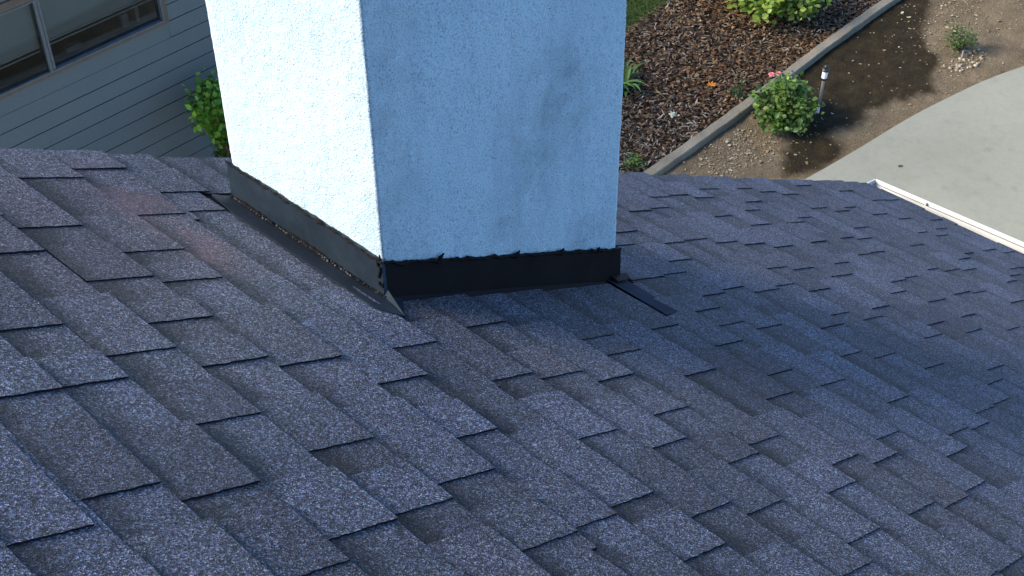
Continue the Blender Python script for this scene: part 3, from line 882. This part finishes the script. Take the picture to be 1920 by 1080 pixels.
# concrete garden edging
M = Mat("weathered_edging", .9, .15)
c = M.ramp(M.noise(3.5, 6, .65), [(.25, (.165, .150, .112)), (.5, (.235, .215, .165)), (.75, (.295, .27, .21))])
c = M.mix(c, M.ramp(M.noise(80, 4, .7), [(.3, (.72, .71, .69)), (.7, (1.12, 1.12, 1.12))]))
M.color(c); M.bump(M.noise(60, 4, .6), .6, .006)
MAT_CURB = M.m
mb = MB()
n = 340
sec = [(-.046, -.05), (-.046, .034), (-.038, .044), (.038, .046), (.046, .037), (.046, -.05)]
rows = []
for i in range(n+1):
    x = 4.5 + 13.0*i/n; y = CURBY(x)
    rows.append([Vector((x, y + dy*(1+.05*noise.noise(Vector((x*6, dy*30, 0)))) + .006*noise.noise(Vector((x*9, 3, dy))), dz + .004*noise.noise(Vector((x*5, dy*40, 2))) )) for dy, dz in sec])
for i in range(n):
    for k in range(len(sec)-1):
        mb.face([rows[i][k], rows[i+1][k], rows[i+1][k+1], rows[i][k+1]])
tag(mb.build("garden_edging", MAT_CURB), "narrow weathered concrete edging strip between mulch and soil", "edging")

# ------------------------------------------------------------------ plants
def leafmat(name):
    M = Mat(name, .45, .4)
    c = M.mix(M.attr(), M.ramp(M.noise(40, 2, .5), [(.3, (.85, .85, .85)), (.7, (1.12, 1.12, 1.12))]))
    M.color(c)
    tl = M.n("ShaderNodeBsdfTranslucent"); M.l(M.mix(c, (1.2, 1.3, .6)), tl.inputs[0])
    mx = M.n("ShaderNodeMixShader"); mx.inputs[0].default_value = .28
    M.l(M.b.outputs[0], mx.inputs[1]); M.l(tl.outputs[0], mx.inputs[2])
    M.l(mx.outputs[0], M.t.nodes["Material Output"].inputs[0])
    return M.m
MAT_LEAF = leafmat("green_leaf")
MAT_STEM = simple("plant_stem", (.085, .075, .035), .8, .2, 40, .3)
def leaf(mb, p, d, nrm, ln, w, col):
    d = d.normalized(); s = d.cross(nrm)
    if s.length < 1e-4: s = d.cross(Vector((1, 0, 0)))
    s.normalize(); u = s.cross(d)
    dr = -u*ln*rnd.uniform(.05, .3)
    vs = [p, p + d*ln*.3 - s*w*.42 + u*w*.12, p + d*ln*.66 - s*w*.44 + u*w*.12 + dr*.4, p + d*ln + dr, p + d*ln*.66 + s*w*.44 + u*w*.12 + dr*.4, p + d*ln*.3 + s*w*.42 + u*w*.12, p + d*ln*.33, p + d*ln*.67 + dr*.4]
    mb.mesh(vs, [(0, 6, 1), (1, 6, 7, 2), (2, 7, 3), (0, 5, 6), (6, 5, 4, 7), (7, 4, 3)], col)
def bush(name, label, cat_, base, ctr, rad, shoots, lps, ll, lw, pal, spread=.05, stem=.004, seed=1, group=None, lift=.3):
    rnd.seed(seed)
    root = thing(name, label, cat_, base, group)
    sm, lm = MB(), MB()
    base = Vector(base); ctr = Vector(ctr)
    for i in range(shoots):
        while True:
            q = Vector((rnd.uniform(-1, 1), rnd.uniform(-1, 1), rnd.uniform(-1, 1)))
            if .25 < q.length < 1: break
        q = q * (1 if rnd.random() < .35 else min(1.0, .95/q.length*rnd.uniform(.75, 1.05)))
        tip = ctr + Vector((q.x*rad[0], q.y*rad[1], q.z*rad[2]))
        b0 = base + Vector((rnd.uniform(-.02, .02), rnd.uniform(-.02, .02), 0))
        mid = b0.lerp(tip, .55) + Vector((0, 0, .12*(tip-b0).length)) + Vector((rnd.uniform(-1, 1), rnd.uniform(-1, 1), 0))*.03
        sm.tube([b0, b0.lerp(mid, .5), mid, tip], [stem, stem*.85, stem*.6, stem*.3], 5)
        out = (tip - base).normalized()
        shade = rnd.uniform(.72, 1.25)
        pc = rnd.choice(pal)
        for k in range(lps):
            p = mid.lerp(tip, .35 + .7*rnd.random()) + Vector((rnd.gauss(0, 1), rnd.gauss(0, 1), rnd.gauss(0, 1)))*spread
            if p.z < .012: continue
            d = out*.5 + Vector((rnd.gauss(0, 1), rnd.gauss(0, 1), rnd.gauss(0, .7)))*.7
            nn = Vector((rnd.gauss(0, .5), rnd.gauss(0, .5), 1)) * 1 + out*lift
            g = shade*rnd.uniform(.75, 1.25)
            cc = pc if rnd.random() < .8 else rnd.choice(pal)
            z = rnd.uniform(.65, 1.2)
            leaf(lm, p, d, nn.normalized(), ll*z, lw*z, tuple(x*g for x in cc))
    sm.build("stems", MAT_STEM, root)
    lm.build("foliage", MAT_LEAF, root, smooth=True)
    return root
deep = [(.060, .130, .022), (.075, .165, .028), (.095, .190, .034), (.050, .105, .024), (.13, .21, .04)]
lime = [(.17, .28, .04), (.22, .32, .05), (.13, .22, .035), (.095, .17, .028), (.27, .34, .08)]
rose = bush("rose_bush", "round leafy rose bush with pink blooms beside the edging strip", "bush", (9.02, 5.10, 0), (9.0, 5.08, .19), (.30, .27, .205), 84, 17, .047, .036, deep + [(.12, .19, .04)], .03, .004, 11)
# the bloom on its stalk
mb = MB()
fb = Vector((9.28, 5.43, .26)); fc = Vector((9.10, 5.27, .33))
mb.tube([Vector((9.06, 5.2, .2)), Vector((9.08, 5.24, .27)), fc], [.004, .003, .003], 5)
stalk = mb.build("flower_stalk", MAT_STEM, rose)
M = Mat("pink_petal", .6, .3); M.color(M.attr()); MAT_PET = M.m
for dx, dy in ((-.022, .014), (.026, -.02)):
    mb = MB()
    for ring, (rr, nn_, lift) in enumerate(((.032, 6, .15), (.022, 5, .6), (.012, 4, 1.2))):
        for k in range(nn_):
            a = 6.283*k/nn_ + ring*.5
            d = Vector((math.cos(a), math.sin(a), lift))
            g = rnd.uniform(.85, 1.1)
            leaf(mb, fc + Vector((dx, dy, ring*.004)), d, Vector((-math.cos(a), -math.sin(a), 1)), rr, rr*1.1, (.75*g, .26*g, .28*g))
    mb.build("flower", MAT_PET, rose)
bush("small_shrub", "dark little sprig growing against the edging, left of the rose bush", "shrub", (9.06, 5.56, 0), (9.06, 5.57, .07), (.10, .09, .08), 14, 10, .030, .016, [(.04, .075, .025), (.03, .06, .02)], .02, .003, 12)
bush("small_shrub", "small bushy green seedling in dry soil near the driveway curve", "shrub", (10.98, 4.60, 0), (10.99, 4.61, .11), (.145, .13, .11), 34, 13, .034, .015, [(.05, .115, .03), (.07, .14, .035), (.09, .16, .04), (.14, .12, .05)], .025, .003, 13)
bush("leafy_bush", "large lime green bush spreading over the mulch at the top", "bush", (10.50, 6.28, 0), (10.36, 6.22, .27), (.50, .56, .22), 150, 15, .062, .050, lime, .045, .006, 14)
bush("small_shrub", "low green weed tucked at the near end of the edging strip", "weed", (7.66, 5.56, 0), (7.68, 5.57, .05), (.12, .07, .06), 16, 9, .028, .018, lime[2:4] + deep[:2], .02, .002, 15)
# tall shrub before the siding wall: two leafy heads on a stem
tall = bush("tall_shrub", "bright green leafy shrub in front of the siding, peeking past the chimney", "shrub", (5.32, 7.45, 0), (5.23, 7.45, ZO - 4.755), (.235, .22, .175), 95, 20, .055, .038, [(.16, .33, .035), (.22, .40, .05), (.09, .22, .02), (.26, .42, .07)], .035, .007, 16)
bush("small_shrub", "low olive green shrub at the foot of the siding, behind the roof edge", "shrub", (5.33, 7.45, 0), (5.26, 7.45, .50), (.15, .14, .12), 40, 12, .040, .026, [(.11, .15, .03), (.15, .18, .04), (.08, .12, .025)], .03, .004, 17)

# strap leaved clump behind the chimney
rnd.seed(21)
lily = thing("strappy_plant", "clump of long strappy green leaves in mulch against the chimney's edge", "plant", (8.46, 6.36, 0))
mb = MB()
for i in range(34):
    a = rnd.uniform(0, 6.283); h = rnd.uniform(.12, .26); r = rnd.uniform(.16, .31)
    d = Vector((math.cos(a), math.sin(a), 0)); s = Vector((-math.sin(a), math.cos(a), 0))
    p0 = Vector((8.46 + rnd.uniform(-.05, .05), 6.36 + rnd.uniform(-.06, .06), 0))
    w = rnd.uniform(.014, .024); g = rnd.uniform(.7, 1.25)
    prev = None
    for k in range(8):
        t = k/7
        c_ = p0 + d*r*t + Vector((0, 0, h*(1.9*t - 1.25*t*t)))
        ww = w*(1 - t**2)*1 + .0008
        cur = (c_ - s*ww, c_ + Vector((0, 0, -.3*ww)), c_ + s*ww)
        if prev:
            for q in (0, 1): mb.face([prev[q], prev[q+1], cur[q+1], cur[q]], (.10*g, .20*g, .04*g))
        prev = cur
mb.build("foliage", MAT_LEAF, lily, smooth=True)

# weed with a white flower head
weed = thing("flowering_weed", "thin stalked weed with a pale white flower head on mulch", "weed", (8.20, 5.63, 0))
mb = MB()
mb.tube([(8.20, 5.63, 0), (8.205, 5.635, .1), (8.225, 5.625, .2)], [.003, .0025, .002], 5, (.1, .12, .04))
mb.tube([(8.203, 5.633, .06), (8.17, 5.65, .12)], [.002, .0015], 5)
mb.build("stems", MAT_STEM, weed)
MAT_PALE = simple("pale_flower", (.50, .52, .42), .7)
mb = MB()
for k in range(26):
    a = rnd.uniform(0, 6.283)
    leaf(mb, Vector((8.225, 5.625, .2)) + Vector((rnd.gauss(0, .016), rnd.gauss(0, .016), rnd.gauss(0, .012))), Vector((math.cos(a), math.sin(a), .4)), Vector((0, 0, 1)), .022, .018, (1, 1, 1))
mb.build("flower", MAT_PALE, weed)
for (x, y, sz) in ((8.60, 5.96, .16), (7.92, 5.95, .2)):
    mb = MB()
    mb.tube([(x, y, .01), (x - sz*.25, y + sz*.25, .07), (x - sz*.3, y + sz*.6, .1)], [.004, .003, .002], 5)
    for k in range(3):
        leaf(mb, Vector((x - sz*.2, y + sz*.3, .07)), Vector((rnd.uniform(-1, 1), rnd.uniform(-1, 1), .2)), Vector((0, 0, 1)), .07, .012, (.3, .24, .12))
    o = mb.build("dead_twig", simple("dry_straw", (.32, .25, .13), .85))
    tag(o, "bent straw coloured dead twig standing in the mulch" if sz < .18 else "straw coloured dead twig low on the mulch beside the chimney edge", "twig")

# ------------------------------------------------------------------ path light
MAT_BLK = simple("black_plastic", (.018, .02, .022), .4, .5)
MAT_STEEL = simple("brushed_steel", (.55, .58, .61), .35, .5, 60, .1, .75)
MAT_LENS = simple("frosted_lens", (.78, .82, .84), .3, .5)
lx, ly = 9.325, 4.955
pl = thing("path_light", "slim steel solar path light with black cap beside the rose bush", "path light", (lx, ly, 0))
tilt = Matrix.Translation(Vector((lx, ly, 0))) @ Matrix.Rotation(math.radians(2.0), 4, Vector((.7, .72, 0))) @ Matrix.Translation(Vector((-lx, -ly, 0)))
def lpart(name, prof, mat, n=18):
    mb = MB(); mb.lathe((lx, ly, 0), prof, n)
    mb.v = [tuple(tilt @ Vector(v)) for v in mb.v]
    return mb.build(name, mat, pl, smooth=False)
lpart("post", [(.0125, .045), (.0125, .315), (.001, .315)], MAT_STEEL)
lpart("ground_spike", [(.003, -.05), (.016, -.005), (.016, .004), (.0145, .006), (.0145, .045), (.001, .045)], MAT_LENS)
lpart("collar", [(.013, .300), (.024, .312), (.027, .318), (.027, .328), (.001, .328)], MAT_BLK)
lpart("lens", [(.0225, .328), (.0235, .392), (.001, .392)], MAT_LENS)
lpart("cap", [(.024, .392), (.032, .394), (.033, .404), (.027, .414), (.016, .420), (.016, .436), (.011, .442), (.0005, .443)], MAT_BLK)
mb = MB()
mb.tube([(10.86, 4.50, .01), (10.93, 4.53, .035), (10.99, 4.50, .02)], [.008, .008, .008], 7)
tag(mb.build("drip_pipe", simple("grey_pipe", (.22, .23, .24), .6)), "short bent grey pipe lying at the seedling's foot", "pipe")
